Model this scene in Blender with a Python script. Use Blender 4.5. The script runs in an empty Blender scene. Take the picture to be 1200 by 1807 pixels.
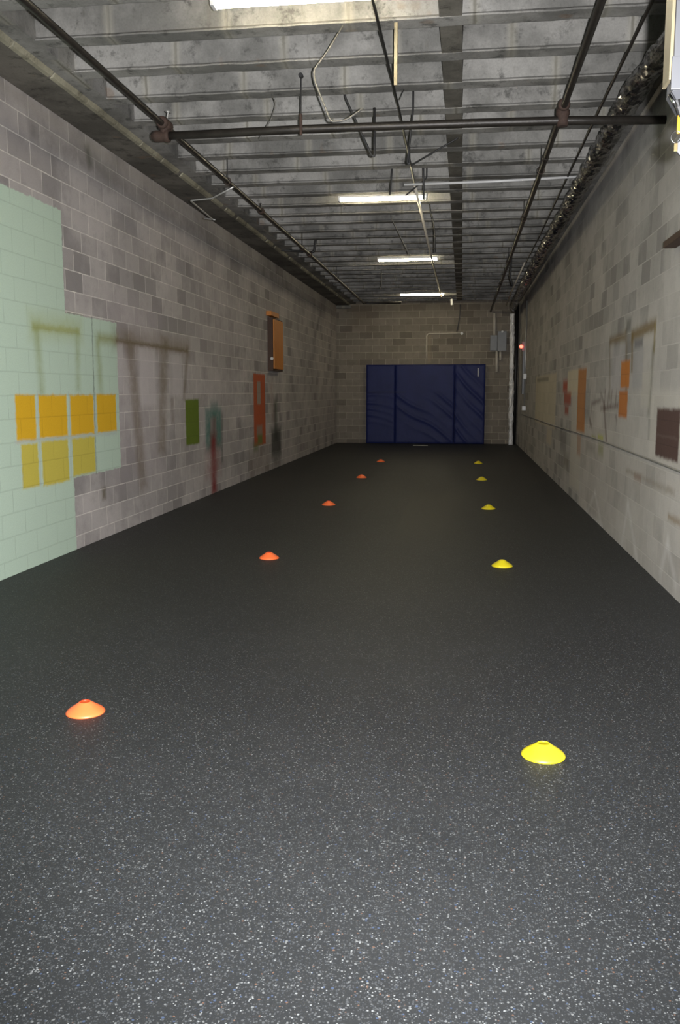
import bpy, bmesh, math, random
from mathutils import Vector, Matrix
random.seed(7)
S = bpy.context.scene
COL = S.collection

# ------------------------------------------------------------------ camera
FPX, YAW, PITCH, ROLL = 1562.5, .136, .1354, -.0007
CAM = Vector((0, 0, 1.63))
cy, sy, cp, sp = math.cos(YAW), math.sin(YAW), math.cos(PITCH), math.sin(PITCH)
FW = Vector((-sy*cp, cy*cp, -sp)); R0 = Vector((cy, sy, 0)); U0 = R0.cross(FW)
RT = R0*math.cos(ROLL)+U0*math.sin(ROLL); UP = U0*math.cos(ROLL)-R0*math.sin(ROLL)
cd = bpy.data.cameras.new('camera'); co = bpy.data.objects.new('camera', cd); COL.objects.link(co)
m3 = Matrix((RT, UP, -FW)).transposed()
co.matrix_world = Matrix.Translation(CAM) @ m3.to_4x4()
cd.sensor_fit = 'VERTICAL'; cd.sensor_height = 36; cd.sensor_width = 24
cd.lens = FPX/1807*36; cd.clip_start = .05; cd.clip_end = 100
S.camera = co

# ------------------------------------------------------------------ world, flash, exposure
S.view_settings.view_transform = 'Standard'; S.view_settings.look = 'None'
S.view_settings.gamma = 1; S.view_settings.use_curve_mapping = False
S.view_settings.exposure = 0.0
w = bpy.data.worlds.new('world'); S.world = w; w.use_nodes = True
w.node_tree.nodes['Background'].inputs[0].default_value = (.84, .82, .80, 1)
w.node_tree.nodes['Background'].inputs[1].default_value = .6
fl = bpy.data.lights.new('camera_flash', 'SPOT'); fo = bpy.data.objects.new('camera_flash', fl); COL.objects.link(fo)
fl.energy = 3900; fl.color = (.985, .98, 1); fl.shadow_soft_size = .02
fl.spot_size = math.radians(92); fl.spot_blend = .9
fo.matrix_world = Matrix.Translation(CAM + RT*.11 + UP*.03) @ m3.to_4x4()
TUBE_POWER = 76.0

# ------------------------------------------------------------------ the room in metres
XL, XR, D = -3.95, 1.70, 28.12
HC, HW = 4.335, 4.295          # joist soffit, girder soffit
JY, JS = 6.93, .705            # first joist in view, joist spacing
COURSE, ZOFF = .2085, -.068

def unproj(ax, val, px, py):   # point of a photo pixel on the plane axis=val
    d = RT*((px-600)/FPX) - UP*((py-903.5)/FPX) + FW
    return CAM + d*((val-CAM[ax])/d[ax])
def onL(px, py): p = unproj(0, XL, px, py); return (p.y, p.z)
def onR(px, py): p = unproj(0, XR, px, py); return (p.y, p.z)
def onB(px, py): p = unproj(1, D, px, py); return (p.x, p.z)

# ------------------------------------------------------------------ helpers
def obj(name, bm, mat, parent=None, smooth=False):
    me = bpy.data.meshes.new(name); bmesh.ops.recalc_face_normals(bm, faces=bm.faces[:])
    bm.to_mesh(me); bm.free(); me.materials.append(mat)
    if smooth:
        for p in me.polygons: p.use_smooth = True
    o = bpy.data.objects.new(name, me); COL.objects.link(o)
    if parent:
        o.parent = parent; o.matrix_parent_inverse = parent.matrix_basis.inverted()
    return o
def tag(o, label=None, cat=None, group=None, kind=None):
    for k, v in (('label', label), ('category', cat), ('group', group), ('kind', kind)):
        if v: o[k] = v
    return o
def thing(name, loc, label, cat, group=None):
    o = bpy.data.objects.new(name, None); COL.objects.link(o); o.location = loc; o.empty_display_size = .1
    return tag(o, label, cat, group)
def box(bm, x0, x1, y0, y1, z0, z1, bevel=0):
    vs = [bm.verts.new((x, y, z)) for x in (x0, x1) for y in (y0, y1) for z in (z0, z1)]
    fs = [(0,1,3,2), (4,6,7,5), (0,4,5,1), (2,3,7,6), (0,2,6,4), (1,5,7,3)]
    ff = [bm.faces.new([vs[i] for i in f]) for f in fs]
    if bevel:
        es = list({e for f in ff for e in f.edges})
        bmesh.ops.bevel(bm, geom=es, offset=bevel, segments=2, affect='EDGES', profile=.6)
    return bm
def frame(t):
    t = t.normalized(); a = Vector((0, 0, 1)) if abs(t.z) < .9 else Vector((1, 0, 0))
    u = t.cross(a).normalized(); return u, t.cross(u).normalized()
def tube(bm, pts, r, n=12, rf=None):
    pts = [Vector(p) for p in pts]; rings = []; u = v = None
    for i, p in enumerate(pts):
        a = pts[max(i-1, 0)]; b = pts[min(i+1, len(pts)-1)]; t = (b-a).normalized()
        if u is None: u, v = frame(t)
        else:
            u = (u - t*u.dot(t)).normalized(); v = t.cross(u)
        ring = []
        for k in range(n):
            th = 2*math.pi*k/n; rr = r if rf is None else rf(i, k)
            ring.append(bm.verts.new(p + (u*math.cos(th) + v*math.sin(th))*rr))
        rings.append(ring)
    for a, b in zip(rings, rings[1:]):
        for k in range(n): bm.faces.new((a[k], a[(k+1) % n], b[(k+1) % n], b[k]))
    bm.faces.new(rings[0][::-1]); bm.faces.new(rings[-1]); return bm
def lathe(bm, c, axis, prof, n=20):   # prof: list of (distance along axis, radius)
    axis = Vector(axis).normalized(); u, v = frame(axis); c = Vector(c); rings = []
    for d, r in prof:
        rings.append([bm.verts.new(c + axis*d + (u*math.cos(2*math.pi*k/n) + v*math.sin(2*math.pi*k/n))*r) for k in range(n)])
    for a, b in zip(rings, rings[1:]):
        for k in range(n): bm.faces.new((a[k], a[(k+1) % n], b[(k+1) % n], b[k]))
    bm.faces.new(rings[0][::-1]); bm.faces.new(rings[-1]); return bm
def bend(pts, rad=.05, n=5):   # rounds the corners of a polyline
    pts = [Vector(p) for p in pts]; out = [pts[0]]
    for a, b, c in zip(pts, pts[1:], pts[2:]):
        d1 = (a-b); d2 = (c-b); r = min(rad, d1.length*.45, d2.length*.45)
        p, q = b+d1.normalized()*r, b+d2.normalized()*r
        for i in range(n+1):
            t = i/n; out.append(p*(1-t)**2 + b*2*t*(1-t) + q*t*t)
    out.append(pts[-1]); return out
def nb(): return bmesh.new()
def srgb(r, g, b):
    f = lambda c: c/12.92 if c <= .04045 else ((c+.055)/1.055)**2.4
    return (f(r/255), f(g/255), f(b/255), 1)

# ------------------------------------------------------------------ materials
class NT:
    def __init__(s, name):
        s.m = bpy.data.materials.new(name); s.m.use_nodes = True; s.t = s.m.node_tree
        s.b = s.t.nodes['Principled BSDF']; s.L = s.t.links
    def n(s, typ, **kw):
        x = s.t.nodes.new(typ)
        for k, v in kw.items(): setattr(x, k, v)
        return x
    def val(s, sock, v):
        if isinstance(v, bpy.types.NodeSocket): s.L.new(v, sock)
        else: sock.default_value = v
    def math(s, op, a, b=0, c=0, clamp=False):
        x = s.n('ShaderNodeMath', operation=op, use_clamp=clamp)
        s.val(x.inputs[0], a); s.val(x.inputs[1], b); s.val(x.inputs[2], c); return x.outputs[0]
    def mix(s, f, a, b, blend='MIX'):
        x = s.n('ShaderNodeMix', data_type='RGBA', blend_type=blend)
        s.val(x.inputs[0], f); s.val(x.inputs[6], a); s.val(x.inputs[7], b); return x.outputs[2]
    def noise(s, vec, scale, detail=4, rough=.6, col=False):
        x = s.n('ShaderNodeTexNoise'); s.val(x.inputs['Vector'], vec)
        x.inputs['Scale'].default_value = scale; x.inputs['Detail'].default_value = detail
        x.inputs['Roughness'].default_value = rough; return x.outputs[1 if col else 0]
    def ramp(s, f, a, b, lo=0, hi=1, smooth=True):
        x = s.n('ShaderNodeMapRange', interpolation_type='SMOOTHSTEP' if smooth else 'LINEAR')
        s.val(x.inputs[0], f); s.val(x.inputs[1], a); s.val(x.inputs[2], b)
        s.val(x.inputs[3], lo); s.val(x.inputs[4], hi); return x.outputs[0]
    def obj(s): return s.n('ShaderNodeTexCoord').outputs['Object']
    def scale(s, vec, v):
        x = s.n('ShaderNodeVectorMath', operation='MULTIPLY'); s.val(x.inputs[0], vec); s.val(x.inputs[1], v); return x.outputs[0]
    def bump(s, h, strength=.3, dist=.01):
        x = s.n('ShaderNodeBump'); x.inputs['Strength'].default_value = strength; x.inputs['Distance'].default_value = dist
        s.val(x.inputs['Height'], h); s.L.new(x.outputs[0], s.b.inputs['Normal'])
    def out(s, col, rough=.7, metal=0.0, spec=.5):
        s.val(s.b.inputs['Base Color'], col); s.val(s.b.inputs['Roughness'], rough)
        s.b.inputs['Metallic'].default_value = metal; s.b.inputs['Specular IOR Level'].default_value = spec
        return s.m

def simple(name, col, rough=.6, metal=0.0, var=.15, sc=8, bump=0.0, spec=.5):
    k = NT(name); o = k.obj(); n = k.noise(o, sc)
    dark = tuple(c*(1-var*2) for c in col[:3])+(1,); lite = tuple(min(1, c*(1+var)) for c in col[:3])+(1,)
    if bump: k.bump(k.noise(o, sc*6), bump, .005)
    return k.out(k.mix(n, dark, lite), rough, metal, spec)

# oriented soft box on a wall: the mask of one painted or stained patch
def mask_group():
    g = bpy.data.node_groups.new('patch_mask', 'ShaderNodeTree')
    for nm, tp in (('P', 'NodeSocketVector'), ('C', 'NodeSocketVector'), ('T', 'NodeSocketVector'), ('N', 'NodeSocketVector'),
                   ('HL', 'NodeSocketFloat'), ('HW', 'NodeSocketFloat'), ('S', 'NodeSocketFloat')):
        g.interface.new_socket(nm, in_out='INPUT', socket_type=tp)
    g.interface.new_socket('M', in_out='OUTPUT', socket_type='NodeSocketFloat')
    i = g.nodes.new('NodeGroupInput'); o = g.nodes.new('NodeGroupOutput'); L = g.links
    sub = g.nodes.new('ShaderNodeVectorMath'); sub.operation = 'SUBTRACT'; L.new(i.outputs[0], sub.inputs[0]); L.new(i.outputs[1], sub.inputs[1])
    res = []
    for ax, h in ((2, 4), (3, 5)):
        d = g.nodes.new('ShaderNodeVectorMath'); d.operation = 'DOT_PRODUCT'; L.new(sub.outputs[0], d.inputs[0]); L.new(i.outputs[ax], d.inputs[1])
        a = g.nodes.new('ShaderNodeMath'); a.operation = 'ABSOLUTE'; L.new(d.outputs['Value'], a.inputs[0])
        s = g.nodes.new('ShaderNodeMath'); s.operation = 'SUBTRACT'; L.new(a.outputs[0], s.inputs[0]); L.new(i.outputs[h], s.inputs[1]); res.append(s.outputs[0])
    mx = g.nodes.new('ShaderNodeMath'); mx.operation = 'MAXIMUM'; L.new(res[0], mx.inputs[0]); L.new(res[1], mx.inputs[1])
    ng = g.nodes.new('ShaderNodeMath'); ng.operation = 'MULTIPLY'; ng.inputs[1].default_value = -1; L.new(i.outputs[6], ng.inputs[0])
    mr = g.nodes.new('ShaderNodeMapRange'); mr.interpolation_type = 'SMOOTHSTEP'
    L.new(mx.outputs[0], mr.inputs[0]); L.new(ng.outputs[0], mr.inputs[1]); L.new(i.outputs[6], mr.inputs[2])
    mr.inputs[3].default_value = 1; mr.inputs[4].default_value = 0; L.new(mr.outputs[0], o.inputs[0])
    return g
MASK = mask_group()

def block_wall(name, axis, lo, hi, mortar, patches, dirt=.35, uoff=0.0, whitewash=.35, dark_chance=.4):
    """concrete block wall in running bond; patches = paint and stains with shapes of their own, in wall metres (u, z)"""
    k = NT(name); o = k.obj(); sep = k.n('ShaderNodeSeparateXYZ'); k.L.new(o, sep.inputs[0])
    u = sep.outputs[axis]; z = sep.outputs[2]
    uv = k.n('ShaderNodeCombineXYZ'); k.L.new(k.math('ADD', u, uoff), uv.inputs[0]); k.L.new(k.math('SUBTRACT', z, ZOFF), uv.inputs[1])
    wob = k.noise(uv.outputs[0], 9, 2, .5, col=True)
    wv = k.n('ShaderNodeVectorMath', operation='MULTIPLY_ADD'); k.L.new(wob, wv.inputs[0]); wv.inputs[1].default_value = (.008, .008, 0); k.L.new(uv.outputs[0], wv.inputs[2])
    br = k.n('ShaderNodeTexBrick'); k.L.new(wv.outputs[0], br.inputs['Vector'])
    br.inputs['Scale'].default_value = 1; br.inputs['Brick Width'].default_value = .417; br.inputs['Row Height'].default_value = COURSE
    br.inputs['Mortar Size'].default_value = .0065; br.inputs['Mortar Smooth'].default_value = .35; br.inputs['Bias'].default_value = -.1
    br.inputs['Color1'].default_value = (0, 0, 0, 1); br.inputs['Color2'].default_value = (1, 1, 1, 1); br.inputs['Mortar'].default_value = (.5, .5, .5, 1)
    rnd = k.n('ShaderNodeSeparateColor'); k.L.new(br.outputs[0], rnd.inputs[0]); rv = k.ramp(rnd.outputs[0], 0, 1, 0, 1, False)
    big = k.noise(uv.outputs[0], .9, 5, .6); mid = k.noise(uv.outputs[0], 6, 5, .7); fine = k.noise(uv.outputs[0], 90, 3, .7)
    col = k.mix(k.ramp(rv, 0, 1, 0, 1, False), lo, hi)
    odd = k.ramp(rv, .0, .11, dark_chance, 0)
    col = k.mix(odd, col, tuple(c*.66 for c in lo[:3])+(1,))
    col = k.mix(k.ramp(big, .42, .62, 0, whitewash), col, tuple(min(1, c*1.25) for c in hi[:3])+(1,))
    col = k.mix(k.ramp(mid, .45, .75, 0, dirt), col, tuple(c*.72 for c in lo[:3])+(1,))
    col = k.mix(k.math('MULTIPLY', br.outputs[1], k.ramp(mid, .25, .55, .95, .45)), col, mortar)
    # sideways wobble of paint edges
    pe = k.noise(uv.outputs[0], 14, 4, .6, col=True)
    base = k.n('ShaderNodeCombineXYZ'); k.L.new(u, base.inputs[0]); k.L.new(z, base.inputs[1])
    pv = k.n('ShaderNodeVectorMath', operation='MULTIPLY_ADD'); k.L.new(pe, pv.inputs[0]); pv.inputs[1].default_value = (.05, .05, 0)
    p0 = k.n('ShaderNodeVectorMath', operation='SUBTRACT'); k.L.new(base.outputs[0], p0.inputs[0]); p0.inputs[1].default_value = (.025, .025, 0)
    k.L.new(p0.outputs[0], pv.inputs[2])
    blot = k.noise(uv.outputs[0], 4, 5, .7)
    for (cu, cv, tu, tv, hl, hw, soft, c, a, blotchy) in patches:
        g = k.n('ShaderNodeGroup'); g.node_tree = MASK; k.L.new(pv.outputs[0], g.inputs[0])
        g.inputs[1].default_value = (cu, cv, 0); g.inputs[2].default_value = (tu, tv, 0); g.inputs[3].default_value = (-tv, tu, 0)
        g.inputs[4].default_value = hl; g.inputs[5].default_value = hw; g.inputs[6].default_value = soft
        f = k.math('MULTIPLY', g.outputs[0], a)
        if blotchy: f = k.math('MULTIPLY', f, k.ramp(blot, .35, .6, 1-blotchy, 1))
        pc = c
        if a > .8: pc = k.mix(k.math('MULTIPLY', br.outputs[1], .45), c, tuple(x*.72 for x in c[:3])+(1,))
        col = k.mix(f, col, pc)
    col = k.mix(k.ramp(fine, .3, .7, 0, .22), col, k.mix(1.0, col, (.55, .55, .55, 1), 'MULTIPLY'))
    h = k.math('ADD', k.math('MULTIPLY', br.outputs[1], -1), k.math('MULTIPLY', fine, .35))
    k.bump(h, .35, .006)
    return k.out(col, .85, 0, .25)
def rect(fn, x0, y0, x1, y1, col, a=1, soft=.012, blotchy=0):
    """patch from its two opposite corners"""
    p, q = fn(x0, y0), fn(x1, y1)
    return ((p[0]+q[0])/2, (p[1]+q[1])/2, 1, 0, abs(q[0]-p[0])/2, abs(q[1]-p[1])/2, soft, srgb(*col), a, blotchy)
def stroke(fn, x0, y0, x1, y1, wd, col, a=.6, soft=.03, blotchy=0):
    wd = max(wd, soft*1.7); p, q = fn(x0, y0), fn(x1, y1); dx, dz = q[0]-p[0], q[1]-p[1]; L = math.hypot(dx, dz) or .01
    return ((p[0]+q[0])/2, (p[1]+q[1])/2, dx/L, dz/L, L/2+wd/2, wd/2, soft, srgb(*col), a, blotchy)

MINT = (184, 204, 186); MUST = (216, 168, 6); PALE = (196, 180, 66); RUST = (112, 92, 52)
GREYLINE = (176, 186, 180)
Lp = []
r = lambda *a, **k: Lp.append(rect(onL, *a, **k)); s = lambda *a, **k: Lp.append(stroke(onL, *a, **k))
# whitewashed areas, then the mint paint
Lp.append((10.6, 1.6, 1, 0, .9, 1.1, .25, srgb(168, 158, 160), .35, .3))
Lp.append((13.5, 1.4, 1, 0, 1.6, 1.2, .4, srgb(165, 158, 152), .3, .4))
ya = onL(107, 368)[0]; yb = onL(205, 570)[0]; yc = onL(134, 930)[0]
ztop = 3.40; zb = onL(205, 570)[1]; zc = onL(208, 826)[1]
for y0, y1, z0, z1 in ((-2, ya, -.2, ztop), (ya-.1, yb, zc, zb), (ya-.1, yc, -.2, zc+.05)):
    Lp.append(((y0+y1)/2, (z0+z1)/2, 1, 0, (y1-y0)/2, (z1-z0)/2, .008, srgb(*MINT), .97, 0))
# crack lines through the paint
s(162, 560, 170, 835, .012, (96, 104, 96), a=.7, soft=.01)
# rust outlines
s(60, 577, 138, 585, .05, (146, 146, 70), a=.7, soft=.035); s(62, 573, 136, 581, .16, (160, 168, 104), a=.5, soft=.12, blotchy=.3); s(64, 580, 74, 690, .07, (140, 150, 96), a=.55, soft=.07, blotchy=.4); s(136, 588, 138, 680, .06, (140, 150, 96), a=.5, soft=.06, blotchy=.4)
s(176, 597, 205, 600, .06, (140, 142, 84), a=.7, soft=.06); s(172, 600, 178, 690, .07, (140, 150, 96), a=.55, soft=.07, blotchy=.4)
s(206, 601, 330, 619, .05, (96, 78, 46), a=.8, soft=.03); s(206, 596, 330, 614, .2, (116, 104, 84), a=.55, soft=.13, blotchy=.3); s(230, 610, 252, 845, .28, (112, 98, 78), a=.6, soft=.1, blotchy=.4)
s(289, 615, 286, 780, .30, (108, 96, 72), a=.6, soft=.1, blotchy=.4); s(331, 618, 325, 700, .1, (108, 96, 72), a=.6, soft=.06, blotchy=.3)
s(300, 618, 305, 740, .08, (112, 98, 78), a=.45, soft=.06, blotchy=.4)
r(245, 612, 276, 715, (196, 190, 190), a=.55, soft=.05); r(298, 622, 322, 700, (190, 184, 184), a=.55, soft=.05); r(206, 606, 219, 690, (186, 180, 180), a=.5, soft=.05)
# mustard squares in two rows with pale gaps
for (a, b, c, d_) in ((26, 697, 65, 777), (67, 697, 120, 769), (123, 697, 167, 765), (170, 696, 206, 760)): r(a, b, c, d_, MUST, a=.97, soft=.02)
for (a, b, c, d_) in ((37, 785, 70, 857), (73, 778, 123, 848), (127, 773, 169, 832)): r(a, b, c, d_, PALE, a=.95, soft=.02)
for a, b, c, d_ in ((66, 692, 69, 776), (121, 692, 124, 768), (168, 692, 170, 762), (70, 780, 72, 855), (124, 772, 126, 846)): s(a, b, c, d_, .022, GREYLINE, a=.85, soft=.012)
s(28, 781, 206, 764, .03, GREYLINE, a=.7, soft=.02)
# olive green block
r(327, 705, 352, 782, (92, 112, 16), a=.97, soft=.02)
# teal and red smear
r(362, 722, 391, 790, (70, 116, 106), a=.9, soft=.09, blotchy=.3); r(371, 738, 382, 764, (150, 132, 130), a=.7, soft=.06)
r(372, 710, 384, 722, (78, 112, 104), a=.6, soft=.08); s(378, 745, 377, 790, .12, (84, 60, 48), a=.6, soft=.09)
s(377, 785, 378, 858, .30, (128, 40, 40), a=.95, soft=.14, blotchy=.3); r(362, 790, 390, 835, (138, 88, 84), a=.45, soft=.14, blotchy=.5)
s(392, 735, 392, 810, .10, (68, 74, 66), a=.6, soft=.07, blotchy=.4)
# orange panel with a white slot and an A shape
r(447, 659, 469, 783, (176, 82, 36), a=.95, soft=.02)
r(453.5, 673, 460, 713, (150, 142, 130), a=.95, soft=.03); r(453, 752, 463, 768, (140, 134, 120), a=.8, soft=.05); r(455, 768, 463, 783, (84, 128, 62), a=.8, soft=.06)
r(448, 783, 456, 795, (96, 124, 70), a=.6, soft=.07)
# dark green bottle shape
s(486, 718, 487, 765, .24, (44, 56, 36), a=.75, soft=.18); r(479, 758, 496, 800, (40, 44, 38), a=.8, soft=.14); r(482, 790, 496, 825, (62, 62, 58), a=.6, soft=.22, blotchy=.3)
s(479, 690, 482, 730, .3, (120, 84, 76), a=.4, soft=.2, blotchy=.5); r(440, 790, 476, 832, (112, 92, 78), a=.4, soft=.25, blotchy=.4)
# water stain running down from the girder, grimy band under it
s(150, 250, 190, 300, .18, (150, 148, 140), a=.5, soft=.1, blotchy=.5); s(155, 268, 158, 285, .12, (78, 80, 66), a=.7, soft=.06)
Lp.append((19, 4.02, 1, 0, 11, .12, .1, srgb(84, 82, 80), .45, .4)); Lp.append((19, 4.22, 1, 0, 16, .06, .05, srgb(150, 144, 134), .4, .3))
r(180, 862, 187, 880, (92, 84, 60), a=.7, soft=.04)
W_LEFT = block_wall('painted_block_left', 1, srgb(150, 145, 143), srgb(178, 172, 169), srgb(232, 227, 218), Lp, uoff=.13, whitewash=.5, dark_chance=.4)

Rp = []
r = lambda *a, **k: Rp.append(rect(onR, *a, **k)); s = lambda *a, **k: Rp.append(stroke(onR, *a, **k))
Rp.append((8.5, .6, 1, 0, 4.5, .75, .3, srgb(178, 172, 164), .45, .3)); Rp.append((7.0, 1.9, 1, 0, 2.2, .5, .3, srgb(172, 168, 162), .4, .3))
# white doors-shaped patches
r(946, 665, 979, 758, (176, 168, 148), a=.85, soft=.04, blotchy=.15); r(965, 755, 973, 786, (168, 160, 142), a=.8, soft=.05)
r(948, 668, 968, 672, (120, 114, 104), a=.6, soft=.03)
r(1002, 655, 1022, 700, (182, 174, 152), a=.85, soft=.03); r(1010, 690, 1022, 870, (168, 164, 154), a=.75, soft=.04)
r(1021, 652, 1031, 764, (188, 124, 62), a=.9, soft=.04); r(1019, 765, 1024, 805, (170, 126, 96), a=.6, soft=.05)
r(994, 672, 1001, 692, (176, 78, 48), a=.9, soft=.08); r(996, 692, 1007, 715, (168, 74, 48), a=.85, soft=.06); r(997, 716, 1003, 732, (164, 82, 60), a=.85, soft=.05)
r(990, 755, 998, 795, (92, 88, 86), a=.6, soft=.15, blotchy=.3); r(995, 800, 1003, 830, (108, 100, 80), a=.5, soft=.12)
# brown graffiti strokes
BR = (104, 84, 76)
for a, b, c, d_, wd in ((1045, 712, 1060, 706, .05), (1044, 714, 1041, 752, .04), (1060, 694, 1068, 720, .05), (1068, 692, 1066, 722, .05), (1074, 694, 1072, 718, .05),
                        (1080, 692, 1078, 716, .05), (1088, 690, 1086, 714, .05), (1060, 722, 1090, 716, .05), (1040, 740, 1044, 752, .07), (1066, 720, 1070, 775, .10), (1087, 735, 1088, 742, .06)):
    s(a, b, c, d_, wd, BR, a=.6, soft=.035, blotchy=.3)
r(1054, 722, 1062, 755, (176, 172, 166), a=.6, soft=.05); r(1032, 690, 1040, 740, (104, 106, 108), a=.4, soft=.08, blotchy=.4)
r(1044, 768, 1052, 774, (164, 168, 84), a=.7, soft=.04); r(1055, 766, 1064, 778, (184, 186, 88), a=.8, soft=.04); r(1056, 782, 1064, 805, (150, 150, 96), a=.6, soft=.07)
r(1035, 780, 1050, 800, (104, 92, 82), a=.45, soft=.1, blotchy=.4)
# rusty door outlines
RS = (128, 106, 60)
s(1077, 602, 1102, 594, .09, RS, a=.7, soft=.05); s(1076, 606, 1076, 700, .08, (112, 98, 74), a=.6, soft=.05, blotchy=.3); s(1105, 590, 1105, 700, .10, (116, 100, 68), a=.7, soft=.06)
s(1116, 592, 1155, 574, .11, RS, a=.8, soft=.05); s(1116, 592, 1115, 650, .08, RS, a=.7, soft=.05); s(1156, 578, 1154, 615, .07, (150, 134, 84), a=.8, soft=.04); s(1153, 615, 1145, 725, .09, (116, 112, 92), a=.6, soft=.06, blotchy=.3)
r(1081, 612, 1101, 690, (158, 156, 160), a=.45, soft=.05); r(1120, 600, 1134, 612, (108, 108, 112), a=.7, soft=.04); r(1137, 590, 1152, 608, (170, 166, 160), a=.6, soft=.03)
r(1133, 655, 1146, 720, (172, 168, 158), a=.5, soft=.04); r(1118, 618, 1133, 685, (134, 134, 140), a=.4, soft=.05)
r(1106, 565, 1113, 585, (92, 94, 88), a=.6, soft=.04)
# orange upright, maroon square on a white ground
r(1096.5, 638, 1110, 684, (202, 126, 52), a=.95, soft=.03); r(1093, 690, 1106, 738, (198, 122, 54), a=.95, soft=.03)
r(1150, 688, 1199, 825, (176, 172, 164), a=.65, soft=.05); r(1160, 719, 1196, 817, (84, 60, 54), a=.97, soft=.025); r(1158, 769, 1196, 773, (112, 96, 88), a=.6, soft=.015)
# chalky upside-down V scribbles low on the wall
for a, b, c, d_ in ((1035, 905, 1050, 870), (1050, 870, 1062, 930), (1098, 955, 1108, 890), (1108, 890, 1124, 990), (1165, 1010, 1178, 960), (1178, 960, 1192, 1030), (1035, 905, 1062, 930)):
    s(a, b, c, d_, .05, (196, 194, 192), a=.35, soft=.05, blotchy=.3)
s(1120, 840, 1130, 845, .05, (150, 112, 92), a=.5, soft=.04); s(1105, 830, 1190, 870, .03, (140, 126, 108), a=.5, soft=.03, blotchy=.6); s(1180, 912, 1199, 922, .05, (142, 116, 78), a=.6, soft=.03)
r(1130, 330+55, 1145, 420, (150, 150, 146), a=0.3, soft=.05)
Rp = [p[:7]+(tuple(min(.85, c*1.45) for c in p[7][:3])+(1,),)+p[8:] if min(p[7][:3]) > .22 else p for p in Rp]
W_RIGHT = block_wall('painted_block_right', 1, srgb(158, 155, 151), srgb(190, 187, 182), srgb(204, 201, 195), Rp, uoff=.05, whitewash=.45, dirt=.3)
Bp = []
r = lambda *a, **k: Bp.append(rect(onB, *a, **k))
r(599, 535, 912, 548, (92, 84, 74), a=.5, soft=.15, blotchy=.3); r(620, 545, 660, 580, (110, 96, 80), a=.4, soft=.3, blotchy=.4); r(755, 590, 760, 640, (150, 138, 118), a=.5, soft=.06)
W_BACK = block_wall('painted_block_back', 0, srgb(117, 110, 100), srgb(138, 131, 120), srgb(190, 183, 168), Bp, uoff=.1, whitewash=.15, dark_chance=.5)

def concrete(name, lo, hi, seams=False):
    k = NT(name); o = k.obj(); a = k.noise(o, 1.1, 6, .65); b = k.noise(o, 5.5, 6, .75); f = k.noise(o, 60, 3, .7)
    col = k.mix(k.ramp(a, .35, .65), lo, hi)
    col = k.mix(k.ramp(b, .52, .68, 0, .75), col, tuple(c*.40 for c in lo[:3])+(1,))
    # streaks running down the faces and rusty spots
    st = k.noise(k.scale(o, (5, .6, .7)), 2.2, 4, .7)
    col = k.mix(k.ramp(st, .58, .75, 0, .45), col, srgb(96, 92, 84))
    col = k.mix(k.ramp(k.noise(o, 3.1, 2, .5), .70, .76, 0, .35), col, srgb(130, 104, 80))
    col = k.mix(k.ramp(f, .35, .7, 0, .25), col, k.mix(1.0, col, (.5, .5, .5, 1), 'MULTIPLY'))
    h = f
    if seams:
        sep = k.n('ShaderNodeSeparateXYZ'); k.L.new(o, sep.inputs[0])
        idx = k.math('FLOOR', k.math('DIVIDE', k.math('SUBTRACT', sep.outputs[1], JY-.3), JS))
        wn = k.n('ShaderNodeTexWhiteNoise', noise_dimensions='1D'); k.L.new(idx, wn.inputs['W'])
        x = k.math('DIVIDE', k.math('ADD', k.math('ADD', sep.outputs[0], k.math('MULTIPLY', wn.outputs[0], .7)), k.math('MULTIPLY', b, .03)), .93)
        fr = k.math('ABSOLUTE', k.math('SUBTRACT', k.math('FRACT', x), .5)); ln = k.ramp(fr, .004, .02, 1, 0)
        ln2 = k.ramp(fr, .01, .07, .35, 0)
        col = k.mix(k.math('MULTIPLY', ln, k.ramp(a, .3, .6, .3, .8)), col, srgb(70, 68, 62)); col = k.mix(ln2, col, srgb(170, 166, 152))
        h = k.math('ADD', h, k.math('MULTIPLY', ln, -1.5))
    k.bump(h, .4, .006); return k.out(col, .9, 0, .2)
M_CONC = concrete('joist_concrete', srgb(112, 111, 107), srgb(158, 156, 151), True)
M_CONC_SHADE = concrete('shaded_concrete', srgb(92, 89, 82), srgb(124, 120, 111))  # darker copy of the joist concrete, shade of the undersides in its colour
M_LIT_EDGE = concrete('lit_edge_concrete', srgb(124, 120, 104), srgb(166, 162, 142))

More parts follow.
